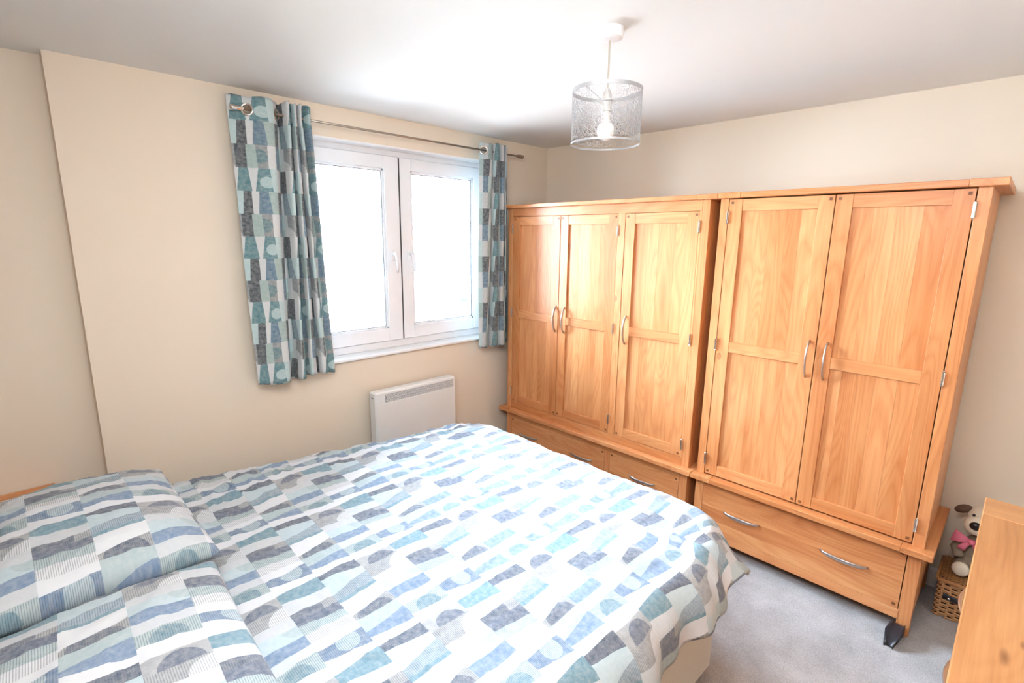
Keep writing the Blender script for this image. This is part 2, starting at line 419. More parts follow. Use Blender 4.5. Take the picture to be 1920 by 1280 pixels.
# ------------------------------------------------------------------ wardrobes
FY = -.53     # front plane of posts
def peg(parent, x, z, y):
    put('peg', B((x-.006, x+.006, y-.0015, y+.004, z-.006, z+.006)), m_peg, parent)
def bow(parent, p0, p1, out=.032, name='handle'):
    p0 = Vector(p0); p1 = Vector(p1); d = (p1-p0); n = 14; pts = []; rad = []
    for i in range(n+1):
        t = i/n; o = math.sin(PI*t)**.6*out
        pts.append(p0+d*t+Vector((0, -o, 0))); w = .0055+.0045*math.sin(PI*t)
        rad.append((.0042, w))
    bm = bmesh.new(); tube(bm, pts, rad, 10)
    return put(name, bm, m_steel, parent, smooth=True)
def hinge(parent, x, z):
    bm = bmesh.new(); lathe(bm, [(.0065, -.028), (.0065, -.010), (.0052, -.009), (.0052, -.007), (.0065, -.006), (.0065, .028)], (x, FY-.003, z), 10)
    lathe(bm, [(.003, .028), (.0042, .031), (.002, .034)], (x, FY-.003, z), 8); lathe(bm, [(.002, -.034), (.0042, -.031), (.003, -.028)], (x, FY-.003, z), 8)
    put('hinge', bm, m_chrome, parent, smooth=False)
def door(parent, x0, x1, z0, z1, hx, hinge_x, zm0=1.135, zm1=1.190, hz=(1.78, 1.17, .53)):
    g = .002; x0 += g; x1 -= g; z0 += g; z1 -= g
    st = .064 if x1-x0 > .41 else .062; tr = .058; fy0, fy1 = FY+.002, FY+.026
    d = put('door', B((x0, x0+st, fy0, fy1, z0, z1), (x1-st, x1, fy0, fy1, z0, z1)), oak['z'], parent, bevel=.0012)
    for a, b in ((z1-tr, z1), (z0, z0+tr), (zm0, zm1)):
        put('rail', B((x0+st, x1-st, fy0+.001, fy1, a, b)), oak['x'], d, bevel=.0012)
    # recessed panels glued up of boards of slightly different tone
    for a, b in ((z0+tr, zm0), (zm1, z1-tr)):
        wtot = x1-x0-2*st; n = random.choice((4, 5)); ws = [random.uniform(.7, 1.3) for _ in range(n)]; k = wtot/sum(ws); x = x0+st
        for w in ws:
            put('board', B((x+.0002, x+w*k-.0002, FY+.013+random.uniform(0, .0004), FY+.022, a, b)), oak['z'], d); x += w*k
    for px in (x0+.016, x1-.016):
        for pz in (z0+.017, z1-.017): peg(d, px, pz, fy0)
    bow(d, (hx, fy0+.002, 1.255), (hx, fy0+.002, 1.080))
    for z in hz: hinge(d, hinge_x, z)
    return d
def drawer(parent, x0, x1, z0, z1, handles):
    g = .002
    d = put('drawer', B((x0+g, x1-g, FY+.003, FY+.026, z0+g, z1-g)), oak['x'], parent, bevel=.0012)
    # the front is glued up of three boards
    zs = [z0+g, z0+(z1-z0)*.22, z0+(z1-z0)*.48, z1-g]
    for a, b in zip(zs, zs[1:]): put('board', B((x0+g, x1-g, FY+.0005+random.uniform(0, .0006), FY+.004, a+.0002, b-.0002)), oak['x'], d)
    for px in (x0+.018, x1-.018):
        for pz in (z0+.02, z1-.02): peg(d, px, pz, FY+.0005)
    for a, b in handles: bow(d, (a, FY+.002, .25), (b, FY+.002, .25), .028)
def carcass(x0, x1, name, label, tz, group=None):
    w = thing(name, ((x0+x1)/2, -.28, 0), label, 'wardrobe')
    pw = .042
    for xa in (x0, x1-pw):                      # front posts run to the top, legs below the ledge
        put('post', B((xa, xa+pw, FY, FY+.045, .43, 1.912)), oak['z'], w, bevel=.0015)
        put('leg', B((xa, xa+pw+.004, FY, FY+.05, 0, .405)) if xa == x0 else B((xa-.006, xa+pw, FY, FY+.05, 0, .405)), oak['z'], w, bevel=.0015)
        put('leg', B((xa, xa+pw, -.06, -.015, 0, .405)), oak['z'], w, bevel=.0015)
    for xa, xb in ((x0+.003, x0+.02), (x1-.02, x1-.003)):
        put('side_panel', B((xa, xb, FY+.045, -.012, .43, 1.912)), oak['z'], w)
        put('lower_side_panel', B((xa, xb, FY+.05, -.06, .07, .405)), oak['z'], w)
    put('back_panel', B((x0+.02, x1-.02, -.02, -.014, .07, 1.912)), oak['z'], w)
    put('inner_floor', B((x0+.02, x1-.02, FY+.045, -.02, .43, .445), (x0+.02, x1-.02, FY+.045, -.02, .07, .085)), oak['x'], w)
    return w
def slab(w, name, x0, x1, yf, yb, z0, z1, cap=.11):
    """cornice / ledge board with an end-grain cap jointed on at each end"""
    b = put(name, B((x0+cap, x1-cap, yf, yb, z0, z1)), oak['x'], w, bevel=.002)
    for a, c in ((x0, x0+cap), (x1-cap, x1)):
        put('end_cap', B((a+.0004, c-.0004, yf-.001, yb, z0-.001, z1+.001)), oak['y'], b, bevel=.002)
    for a in (x0+cap, x1-cap):
        s_ = 1 if a < (x0+x1)/2 else -1
        put('joint_key', B((min(a, a-s_*.014), max(a, a-s_*.014), yf-.0015, yf+.03, z0+(z1-z0)*.3, z0+(z1-z0)*.75)), oak['x'], b)

w1 = carcass(.108, 1.600, 'triple_wardrobe', 'light oak wardrobe with three doors, in the corner beside the window', 1.93)
slab(w1, 'top_board', .084, 1.648, -.562, -.004, 1.912, 1.936)
slab(w1, 'ledge', .062, 1.634, -.575, -.004, .405, .431)
put('top_rail', B((.150, 1.558, FY, FY+.03, 1.856, 1.912)), oak['x'], w1, bevel=.001)
put('bottom_rail', B((.150, 1.558, FY, FY+.03, .431, .480)), oak['x'], w1, bevel=.001)
put('post', B((1.043, 1.091, FY, FY+.035, .480, 1.856)), oak['z'], w1, bevel=.001)
door(w1, .153, .596, .480, 1.856, .575, .152, hz=(1.77, 1.17, .57))
door(w1, .596, 1.043, .480, 1.856, .651, 1.045, hz=(1.755, 1.165, .575))
door(w1, 1.091, 1.547, .480, 1.856, 1.133, 1.549, hz=(1.775, 1.172, .56))
put('post', B((1.547, 1.558, FY, FY+.035, .480, 1.856)), oak['z'], w1)
put('drawer_rail', B((.150, 1.558, FY+.002, FY+.03, .360, .405)), oak['x'], w1, bevel=.001)
put('post', B((1.030, 1.068, FY, FY+.03, .11, .360)), oak['z'], w1, bevel=.001)
drawer(w1, .156, 1.030, .11, .360, ((.25, .43), (.75, .93)))
drawer(w1, 1.068, 1.552, .11, .360, ((1.22, 1.40),))
put('drawer_rail', B((.150, 1.558, FY, FY+.03, .066, .110)), oak['x'], w1, bevel=.001)

w2 = carcass(1.652, 2.664, 'double_wardrobe', 'light oak wardrobe with two doors over one wide drawer, right of the dark gap', 1.93)
slab(w2, 'top_board', 1.650, 2.706, -.562, -.004, 1.912, 1.938)
slab(w2, 'ledge', 1.6355, 2.700, -.575, -.004, .405, .431)
door(w2, 1.694, 2.160, .438, 1.909, 2.130, 1.694, hz=(1.82, 1.17, .525))
door(w2, 2.160, 2.620, .438, 1.909, 2.204, 2.6215, hz=(1.828, 1.172, .527))
drawer(w2, 1.697, 2.614, .112, .402, ((1.823, 2.009), (2.293, 2.486)))
put('drawer_rail', B((1.694, 2.620, FY, FY+.03, .066, .112)), oak['x'], w2, bevel=.001)

# glossy black wedge under the right front leg
bm = bmesh.new()
prof = [(0, .0), (.0, .012), (.045, .045), (.10, .062), (.115, .050), (.115, 0)]
vsL = []; 
for i, (d, z) in enumerate(prof):
    hw = .017+.011*math.sin(PI*min(1, d/.115)*.9)
    vsL.append([bm.verts.new((2.628-hw, -.655+d, z)), bm.verts.new((2.628+hw, -.655+d, z))])
for a, b in zip(vsL, vsL[1:]+vsL[:1]): bm.faces.new((a[0], a[1], b[1], b[0]))
bm.faces.new([v[0] for v in vsL][::-1]); bm.faces.new([v[1] for v in vsL])
bmesh.ops.rotate(bm, verts=bm.verts, cent=(2.628, -.55, 0), matrix=Matrix.Rotation(-.12, 3, 'Z'))
wd = put('floor_wedge', bm, m_black, smooth=True, bevel=.007, cat='wedge', label='glossy black rubber wedge on the carpet at the foot of the wardrobe leg')

# ------------------------------------------------------------------ bed
bed = thing('divan_bed', (1.39, -2.4, 0), 'pale cloth divan bed base and mattress under the patterned duvet', 'bed')
put('divan_base', B((.64, 2.14, -3.38, -1.34, .03, .36)), m_divan, bed, bevel=.012)
put('mattress', B((.64, 2.13, -3.38, -1.35, .362, .585)), m_divan, bed, bevel=.03)
for x in (.72, 2.06):
    for y in (-3.3, -1.42):
        bm = bmesh.new(); lathe(bm, [(.018, 0), (.022, .03)], (x, y, 0), 12); put('foot', bm, m_black, bed)

def fbm(x, y, s, seed=0): return noise.noise(Vector((x*s, y*s, seed)))
def duvet_point(a, b):
    """a: cloth coord across (0 far hem .. WA near hem), b: along (0 head .. LB foot hem). returns point"""
    YC = -1.60                                   # core ends here, then bend zone
    y = -3.36+b
    t = min(1, max(0, (y+2.9)/1.3)); farc = .50+.25*t+.20*min(1, max(0, (-2.85-y)/.2))
    nearc = 1.90
    mid = 1.35
    x = a
    ox = 0; sx = 0; oy = max(0, y-YC)
    if x > nearc: ox = x-nearc; sx = 1
    elif x < farc: ox = farc-x; sx = -1
    TX, TY = .45, .585
    xn, yn = ox/TX, oy/TY
    rho = (xn**5+yn**5)**.2 if (xn > 0 or yn > 0) else 0
    bx = min(max(x, farc), nearc); by = min(y, YC)
    top = .628
    if rho <= 0: return Vector((x, y, top)), 0
    th = math.atan2(yn, xn)
    c2, s2_ = math.cos(th)**2, math.sin(th)**2
    Lb = .19*c2+.33*s2_; Lm = TX*c2+TY*s2_
    L = rho*Lm
    corner = math.sin(2*th)**2
    L *= 1-.13*corner
    thm = math.radians(84-40*corner); R = .13
    arc = R*thm
    ex = L-Lb
    if ex <= 0: h, dz = L, .010*(L/Lb)**2
    elif ex < arc:
        q = ex/R; h = Lb+R*math.sin(q); dz = .010+R*(1-math.cos(q))
    else:
        q = ex-arc; h = Lb+R*math.sin(thm)+q*math.cos(thm); dz = .010+R*(1-math.cos(thm))+q*math.sin(thm)
    # soft folds in the hanging part
    hang = max(0, ex)/max(.01, Lm-Lb)
    along = (by*9 if yn < xn else bx*9)+th*4
    h += .018*hang*math.sin(along*1.7+1)+.010*hang*math.sin(along*4.1)
    return Vector((bx+sx*h*math.cos(th), by+h*math.sin(th), top-dz)), hang
NA, NBV = 190, 200
a0, a1 = .10, 1.90+.45; LB = (-1.60+.585)+3.36
bm = bmesh.new(); uvl = bm.loops.layers.uv.new('UVMap'); g = []
for i in range(NA+1):
    rowv = []
    a = a0+(a1-a0)*i/NA
    for j in range(NBV+1):
        b = LB*j/NBV
        p, hang = duvet_point(a, b)
        x, y = p.x, p.y
        # quilt puffiness and creases
        dz = .012*fbm(x, y, 3.2, 1)+.006*fbm(x, y, 9, 2)
        far = max(0, 1-abs(x-.45)/.35); head = max(0, 1-abs(y+2.6)/.5)
        cr = 1-abs(fbm(x+.15*fbm(x, y, 6, 7), y*1.4, 8, 3))*2
        dz += .008*max(0, cr)**3*(.15+1.5*far+.6*head)
        cr2 = 1-abs(fbm(x*2.1, y*.7+.2*fbm(x, y, 5, 9), 7, 5))*2
        dz += .0035*max(0, cr2)**3
        n_ = Vector((0, 0, 1)) if hang < .3 else Vector((.6, .3, .4))
        p = p+n_*dz
        v = bm.verts.new(p); rowv.append((v, (2.0-a, b+.115)))
    g.append(rowv)
for i in range(NA):
    for j in range(NBV):
        q = (g[i][j], g[i+1][j], g[i+1][j+1], g[i][j+1])
        f = bm.faces.new([k[0] for k in q])
        for l, k in zip(f.loops, q): l[uvl].uv = k[1]
duv = put('duvet', bm, m_duvet, smooth=True, cat='duvet', label='duvet with blue, teal and grey geometric print spread over the bed')
sm = duv.modifiers.new('thick', 'SOLIDIFY'); sm.thickness = .022; sm.offset = -1

def pillow(name, cx, cy, cz, lx, ly, h, rz, tilt, label, seed, uvo):
    bm = bmesh.new(); uvl = bm.loops.layers.uv.new('UVMap')
    N, K = 64, 48; tops = {}
    rot = Matrix.Rotation(rz, 3, 'Z') @ Matrix.Rotation(tilt, 3, 'X')
    for side in (1, -1):
        g = []
        for i in range(N+1):
            r_ = []
            for j in range(K+1):
                u = -1+2*i/N; v = -1+2*j/K
                e = (max(0, 1-abs(u)**2.6)*max(0, 1-abs(v)**2.6))**.42
                # sides draw in between the pointed corners
                px = u*lx/2*(1-.025*(1-v*v)*abs(u)**3); py = v*ly/2*(1-.03*(1-u*u)*abs(v)**3)
                nz = .014*fbm(px+seed, py, 7, seed)+.007*fbm(px, py, 18, seed+1)
                cr = max(0, 1-2.2*abs(fbm(px*1.3, py*2.5, 6, seed+2)))**3*.010
                z = side*(h/2)*e*(1 if side > 0 else .75)+(nz*.8+cr*.45)*min(1, e*1.6)
                edge = (i in (0, N) or j in (0, K))
                if side < 0 and edge: r_.append((tops[(i, j)], (px, py))); continue
                vv = bm.verts.new(Vector((cx, cy, cz))+rot @ Vector((px, py, z)))
                if side > 0 and edge: tops[(i, j)] = vv
                r_.append((vv, (px, py)))
            g.append(r_)
        for i in range(N):
            for j in range(K):
                q = [g[i][j], g[i+1][j], g[i+1][j+1], g[i][j+1]]
                if side < 0: q = q[::-1]
                try: f = bm.faces.new([k[0] for k in q])
                except ValueError: continue
                for l, k in zip(f.loops, q): l[uvl].uv = (uvo[0]-k[1][0], uvo[1]+k[1][1])
    return put(name, bm, m_duvet, smooth=True, cat='pillow', label=label)
pillow('pillow', .785, -3.08, .738, .78, .57, .215, .02, -.02, 'patterned pillow nearer the window, its far end shaded dark', 3, (1.1, .13))
pillow('pillow', 1.55, -3.10, .712, .76, .56, .16, -.03, .02, 'patterned pillow nearest the camera, in the bottom left corner', 9, (1.45, .21))

# bedside cabinet, only its back edge shows over the pillow
bc = thing('bedside_cabinet', (.03, -3.40, 0), 'orange oak bedside cabinet against the wall behind the far pillow', 'cabinet')
put('top_board', B((-.085, .155, -3.66, -3.13, .598, .62)), oak['y'], bc, bevel=.002)
put('body', B((-.08, .135, -3.64, -3.15, .06, .597)), oak['z'], bc, bevel=.001)
for z0, z1 in ((.33, .56), (.09, .31)):
    d = put('drawer', B((.135, .150, -3.62, -3.17, z0, z1)), oak['y'], bc, bevel=.001)
    bm = bmesh.new(); lathe(bm, [(.006, 0), (.006, .012), (.013, .016), (.013, .022)], (.150, -3.395, (z0+z1)/2), 12, 'x'); put('knob', bm, m_steel, d)
for x in (-.075, .095):
    for y in (-3.63, -3.20): put('leg', B((x, x+.035, y, y+.035, 0, .06)), oak['z'], bc)

# ------------------------------------------------------------------ heater
ht = thing('panel_heater', (.07, -1.35, .2), 'white electric panel heater on the wall below the window', 'heater')
put('casing', B((.045, .118, -1.660, -1.040, .22, .765)), m_heater, ht, bevel=.008)
put('rear_box', B((.012, .044, -1.635, -1.065, .25, .742)), m_hgrey, ht, bevel=.002)
put('bracket', B((0, .013, -1.55, -1.50, .3, .7), (0, .013, -1.20, -1.15, .3, .7)), m_hgrey, ht)
gr = put('vent_recess', B((.1175, .1186, -1.590, -1.062, .696, .746)), m_hgrey, ht)
bm = bmesh.new(); n = 62
for r_ in range(3):
    for k in range(n):
        y = -1.586+(k+.5)*(.520/n)+(.003 if r_ % 2 else 0); z = .7045+r_*.0162
        addbox(bm, .1184, .1200, y-.0017, y+.0017, z-.0075, z+.0075, rot=(.35 if r_ % 2 == 0 else -.35, 'X'))
put('grille', bm, m_heater, ht, kind='stuff')
put('front_panel', B((.118, .1205, -1.652, -1.046, .228, .690)), m_heater, ht, bevel=.001)
put('side_slot', B((.075, .100, -1.6612, -1.6595, .728, .732)), m_dark, ht)

# ------------------------------------------------------------------ curtain rail and curtains
RZ, RX = 2.287, .098
pole = thing('curtain_pole', (RX, -1.35, RZ), 'thin metal curtain pole above the window', 'curtain pole')
bm = bmesh.new(); tube(bm, [(RX, -2.27, RZ), (RX, -1.35, RZ-.002), (RX, -.45, RZ-.004)], .0062, 12); put('rod', bm, m_bronze, pole, smooth=True)
for y, s in ((-2.262, -1), (-.45, 1)):
    bm = bmesh.new(); prof = [(.0075, 0), (.010, .006), (.0075, .010), (.012, .016), (.0135, .045), (.012, .062), (.004, .064)]
    if s < 0: prof = [(r_*(1.05), -h_) for r_, h_ in prof]
    lathe(bm, prof, (RX, y, RZ-(.004 if s > 0 else 0)), 20, 'y'); put('finial', bm, m_chrome if s < 0 else m_bronze, pole, smooth=True)
for y in (-2.16, -.56):
    bm = bmesh.new(); tube(bm, [(0, y, RZ), (RX-.006, y, RZ)], .006, 10); lathe(bm, [(.022, 0), (.022, .006)], (0.0005, y, RZ), 16, 'x'); put('bracket', bm, m_bronze, pole, smooth=True)

def catmull(pts, n):
    out = []
    P = [pts[0]]+list(pts)+[pts[-1]]
    for i in range(1, len(P)-2):
        for k in range(n):
            t = k/n; p0, p1, p2, p3 = P[i-1], P[i], P[i+1], P[i+2]
            out.append(tuple(.5*((2*p1[d])+(-p0[d]+p2[d])*t+(2*p0[d]-5*p1[d]+4*p2[d]-p3[d])*t*t+(-p0[d]+3*p1[d]-3*p2[d]+p3[d])*t**3) for d in (0, 1)))
    out.append(tuple(pts[-1])); return out
def curtain(top, bot, z0, z1, label, uo, eyelets, zfun=None, rev=False):
    tp = catmull(top, 9); bt = catmull(bot, 9)
    zh = eyelets[0][1]; hh_ = z1-z0
    ts = [0, (z1-zh-.03)/hh_*.5]+[(z1-zh-.028+.0028*k)/hh_ for k in range(21)]
    ts += [ts[-1]+(1-ts[-1])*k/54 for k in range(1, 55)]; NZ = len(ts)-1
    # arc length along the top gives u
    L = [0]
    tot_ = [0]
    for (ax, ay), (bx_, by_) in zip(bt, bt[1:]): L.append(L[-1]+math.hypot(bx_-ax, by_-ay))
    bm = bmesh.new(); uvl = bm.loops.layers.uv.new('UVMap'); g = []
    for i, (p, q) in enumerate(zip(tp, bt)):
        col = []
        for j in range(NZ+1):
            t = ts[j]; tt = max(0, t-.05)**.85
            x = p[0]+(q[0]-p[0])*tt; y = p[1]+(q[1]-p[1])*tt
            x += .006*math.sin(t*9+i*.12)*tt; y += .004*math.sin(t*7+i*.2)*tt
            zb = z0+(zfun(i/len(tp)) if zfun else 0)
            z = z1+(zb-z1)*t
            if j == 0: z += .004*math.sin(i*.25)
            col.append((bm.verts.new((x, y, z)), (uo+L[i], (z1-z))))
        g.append(col)
    for i in range(len(g)-1):
        for j in range(NZ):
            q = (g[i][j], g[i][j+1], g[i+1][j+1], g[i+1][j]); f = bm.faces.new([k[0] for k in q])
            for l, k in zip(f.loops, q): l[uvl].uv = k[1]
    cut = []
    for (ex, ey), ez, _ in eyelets:
        cut += [f for f in bm.faces if (f.calc_center_median()-Vector((ex, ey, ez))).length < .0225]
    bmesh.ops.delete(bm, geom=list(set(cut)), context='FACES')
    o = put('curtain', bm, m_curt, smooth=True, cat='curtain', label=label, group='eyelet curtains at the window')
    s_ = o.modifiers.new('thick', 'SOLIDIFY'); s_.thickness = .003
    for y, z, ang in eyelets:
        bm = bmesh.new(); ring = []
        for a in range(24):
            c_ = 2*PI*a/24; ring.append((.0215*math.cos(c_), .0215*math.sin(c_)))
        R_ = Matrix.Rotation(ang, 3, 'Z')
        seg = 8; prev = None; rings = []
        for a in range(24):
            c_ = 2*PI*a/24; rr = []
            for k in range(seg):
                e = 2*PI*k/seg; rad = .0245+.0052*math.cos(e); v = R_ @ Vector((.0050*math.sin(e), rad*math.cos(c_), rad*math.sin(c_)))
                rr.append(bm.verts.new(v+Vector((y[0], y[1], z))))
            rings.append(rr)
        for a in range(24):
            A, B_ = rings[a], rings[(a+1) % 24]
            for k in range(seg): bm.faces.new((A[k], A[(k+1) % seg], B_[(k+1) % seg], B_[k]))
        put('eyelet', bm, m_chrome, o, smooth=True)
    return o
topL = [(.068, -2.315), (.078, -2.275), (.098, -2.236), (.120, -2.195), (.128, -2.14), (.100, -2.105), (.060, -2.085), (.045, -2.078), (.075, -2.072), (.128, -2.062), (.125, -2.045), (.07, -2.042), (.072, -2.034),
        (.128, -2.028), (.124, -2.012), (.066, -2.012), (.07, -2.003), (.125, -1.998), (.120, -1.984), (.07, -1.982), (.09, -1.972), (.13, -1.955), (.12, -1.94)]
botL = [(.085, -2.305), (.098, -2.275), (.112, -2.240), (.120, -2.205),  (.110, -2.165), (.085, -2.140), (.050, -2.125), (.05, -2.110), (.085, -2.105), (.130, -2.090), (.122, -2.070), (.07, -2.062), (.08, -2.045),
        (.132, -2.035), (.128, -2.008), (.07, -2.005), (.085, -1.985), (.128, -1.975), (.126, -1.952), (.085, -1.945), (.085, -1.92), (.09, -1.90), (.075, -1.885)]
topL = [(x, y-.012) for x, y in topL]
curtain(topL, botL, .945, 2.347, 'wider curtain left of the window, blue, teal and grey geometric print', .1595,
        [((.098, -2.248), 2.287, -.47), ((.098, -2.116), 2.286, .62)], zfun=lambda t: -.012*math.sin(t*7)+.0*t)
topR = [(.082, -.788), (.098, -.765), (.116, -.735), (.110, -.695), (.07, -.690), (.072, -.680), (.122, -.672), (.126, -.645), (.08, -.638), (.082, -.628), (.128, -.620),
        (.126, -.596), (.08, -.590), (.084, -.578), (.122, -.572), (.080, -.562), (.072, -.548), (.062, -.53), (.05, -.50)]
botR = [(.082, -.800), (.100, -.785), (.118, -.755), (.105, -.722), (.07, -.712), (.072, -.700), (.125, -.692), (.130, -.655), (.08, -.645), (.082, -.632), (.134, -.622),
        (.130, -.590), (.08, -.582), (.084, -.566), (.118, -.568), (.080, -.560), (.070, -.545), (.06, -.52), (.05, -.49)]
curtain(topR, botR, .925, 2.335, 'right curtain with blue, teal and grey geometric print, partly behind the triple wardrobe', .30, [((.098, -.765), 2.284, -.62)])

# ------------------------------------------------------------------ pendant lamp
LX, LY = 1.69, -1.59
pl = thing('pendant_lamp', (LX, LY, H), 'silver drum pendant lamp of cut-out circles hanging from the ceiling', 'lamp')
bm = bmesh.new(); lathe(bm, [(.047, 0), (.047, -.018), (.043, -.030), (.030, -.034), (.008, -.036)], (LX, LY, H), 36); put('ceiling_rose', bm, m_plastic, pl, smooth=False)
bm = bmesh.new(); tube(bm, [(LX, LY, H-.034), (LX+.001, LY, 2.29), (LX, LY, 2.205)], .0030, 8); put('cable', bm, m_flex, pl, smooth=True)
bm = bmesh.new(); lathe(bm, [(.006, .03), (.016, .012), (.016, -.008), (.026, -.009), (.026, -.014), (.0165, -.015), (.0165, -.040), (.0185, -.041), (.0185, -.046), (.0165, -.047), (.0165, -.085)], (LX, LY, 2.185), 20)
put('lamp_holder', bm, m_holder, pl, smooth=False)
bm = bmesh.new(); ellipsoid(bm, (LX, LY, 2.076), (.030, .030, .032)); put('bulb', bm, m_bulb, pl, smooth=True)
SR, SZ0, SZ1 = .119, 2.030, 2.210
sh = None
bm = bmesh.new()
# circles packed on the unrolled drum, every circle a flat ring wrapped on the cylinder
CIRC = 2*PI*SR; cell = .012; grid = {}; rings_ = []
rnd = random.Random(3)
def ok(u, z, r):
    gi, gj = int(u/cell), int((z-SZ0)/cell)
    for a in (-1, 0, 1):
        for b in (-1, 0, 1):
            for (u1, z1, r1) in grid.get(((gi+a) % int(CIRC/cell+1), gj+b), ()):
                du = abs(u-u1); du = min(du, CIRC-du)
                if du*du+(z-z1)**2 < (r+r1+.0000)**2: return False
    return True
for r_try, count in ((.0068, 400), (.0052, 1500), (.0037, 5000), (.0029, 8000), (.0022, 12000)):
    for _ in range(count):
        u = rnd.random()*CIRC; z = rnd.uniform(SZ0+.012+r_try, SZ1-.012-r_try); r_ = r_try*rnd.uniform(.92, 1.08)
        if ok(u, z, r_): grid.setdefault((int(u/cell), int((z-SZ0)/cell)), []).append((u, z, r_)); rings_.append((u, z, r_))
for u, z, r_ in rings_:
    n = 12; ro, ri = r_+.0004, r_-.0004; o_, i_ = [], []
    for k in range(n):
        a = 2*PI*k/n
        for R_, lst in ((ro, o_), (ri, i_)):
            t = (u+R_*math.cos(a))/SR; lst.append(bm.verts.new((LX+SR*math.cos(t), LY+SR*math.sin(t), z+R_*math.sin(a))))
    for k in range(n): bm.faces.new((o_[k], o_[(k+1) % n], i_[(k+1) % n], i_[k]))
sh = put('lamp_shade', bm, m_silver, pl, kind='stuff')
s_ = sh.modifiers.new('thick', 'SOLIDIFY'); s_.thickness = .0006
for z, hh in ((SZ1-.006, .012), (SZ0+.003, .006)):
    bm = bmesh.new(); lathe(bm, [(SR+.0012, -hh/2), (SR+.0012, hh/2), (SR-.0012, hh/2), (SR-.0012, -hh/2)], (LX, LY, z), 64, closed=True); put('shade_band', bm, m_silver, pl)
bm = bmesh.new(); lathe(bm, [(.030, -.001), (.030, .001), (.019, .001), (.019, -.001)], (LX, LY, 2.172), 24, closed=True)
for k in range(3):
    a = 2*PI*k/3+.5; tube(bm, [(LX+.029*math.cos(a), LY+.029*math.sin(a), 2.172), (LX+(SR-.001)*math.cos(a), LY+(SR-.001)*math.sin(a), 2.200)], .0014, 6)
put('spider', bm, m_silver, pl)

# ------------------------------------------------------------------ oak dresser on the right
DZ = .90; DX0 = 2.812
dr = thing('oak_dresser', (3.08, -1.66, 0), 'pale oak chest of drawers at the right edge, its top seen from above', 'chest of drawers')
tb = put('top_board', B((DX0, XR-.01, -2.20, -1.122, DZ-.026, DZ)), top_oak, dr, bevel=.003)
put('end_board', B((DX0, XR-.01, -1.1205, -.976, DZ-.026, DZ)), pale_oak['x'], dr, bevel=.003)
put('end_board', B((DX0, XR-.01, -2.345, -2.2015, DZ-.026, DZ)), pale_oak['x'], dr, bevel=.003)
put('side_panel', B((DX0+.04, XR-.02, -1.02, -1.0, .08, DZ-.027)), pale_oak['z'], dr)
put('side_panel', B((DX0+.04, XR-.02, -2.32, -2.30, .08, DZ-.027)), pale_oak['z'], dr)
put('back_panel', B((XR-.03, XR-.018, -2.3, -1.02, .08, DZ-.027)), pale_oak['z'], dr)
for y in (-1.04, -2.32):
    for x in (DX0+.02, XR-.06): put('leg', B((x, x+.042, y, y+.042, 0, DZ-.027)), pale_oak['z'], dr, bevel=.0015)
put('frame_rail', B((DX0+.022, DX0+.05, -2.278, -1.042, .08, .12), (DX0+.022, DX0+.05, -2.278, -1.042, .845, .873)), pale_oak['y'], dr)
for z0, z1 in ((.123, .36), (.364, .60), (.604, .842)):
    for y0, y1 in ((-2.276, -1.664), (-1.656, -1.044)):
        d = put('drawer', B((DX0+.018, DX0+.04, y0, y1, z0, z1)), pale_oak['y'], dr, bevel=.0012)
        ym = (y0+y1)/2; bm = bmesh.new(); pts = []
        for i in range(13):
            t = i/12; pts.append((DX0+.018-.024*math.sin(PI*t)**.6, ym-.095+.19*t, (z0+z1)/2))
        tube(bm, pts, .005, 10); put('handle', bm, m_steel, d, smooth=True)

# ------------------------------------------------------------------ wicker basket
bk = thing('wicker_basket', (2.93, -.14, 0), 'lidded wicker basket with a black strap on the carpet by the back wall', 'basket')
bx0, bx1, by0, by1, bz = 2.722, 3.12, -.257, -.030, .178
put('liner', B((bx0+.008, bx1-.008, by0+.008, by1-.008, .004, bz-.002)), m_wdark, bk)
def strand_wall(bm, p0, p1, z, nrm, ph, step=.016, amp=.0042, r=.0046):
    p0 = Vector(p0); p1 = Vector(p1); L_ = (p1-p0).length; n = max(4, int(L_/step*2)); pts = []
    for i in range(n+1):
        t = i/n; q = p0+(p1-p0)*t; off = amp*math.cos(PI*t*L_/.028+ph)
        pts.append((q.x+nrm[0]*off, q.y+nrm[1]*off, z+random.uniform(-.0007, .0007)))
    tube(bm, pts, r, 5)
bm = bmesh.new(); k = 0; z = .008
while z < bz:
    ph = PI*(k % 2)
    strand_wall(bm, (bx0, by0, 0), (bx1, by0, 0), z, (0, -1), ph); strand_wall(bm, (bx0, by0, 0), (bx0, by1, 0), z, (-1, 0), ph); strand_wall(bm, (bx1, by0, 0), (bx1, by1, 0), z, (1, 0), ph)
    z += .0118; k += 1
put('woven_wall', bm, m_wick, bk, smooth=True, kind='stuff')
bm = bmesh.new()
for i in range(15):
    x = bx0+.014+i*.028
    if x < bx1: tube(bm, [(x, by0, 0), (x, by0, bz)], .0045, 6)
put('stake', bm, m_wick, bk, kind='stuff')
lid = put('lid', B((bx0-.006, bx1+.006, by0-.006, by1+.004, bz, bz+.018)), m_wdark, bk, bevel=.004, label='tightly woven lid')
bm = bmesh.new(); y = by0-.004; k = 0
while y < by1+.004:
    pts = []; n = 30
    for i in range(n+1):
        x = bx0-.006+(bx1-bx0+.012)*i/n; pts.append((x, y, bz+.0205+.0036*math.cos(PI*i+PI*(k % 2))))
    tube(bm, pts, .0040, 5); y += .0098; k += 1
put('woven_top', bm, m_lid, lid, smooth=True, kind='stuff')
bm = bmesh.new(); tube(bm, [(bx0-.006, by0-.009, bz+.01), (bx1, by0-.009, bz+.01)], .008, 8); tube(bm, [(bx0-.009, by0-.006, bz+.01), (bx0-.009, by1, bz+.01)], .008, 8); put('lid_rim', bm, m_wick, lid, smooth=True)
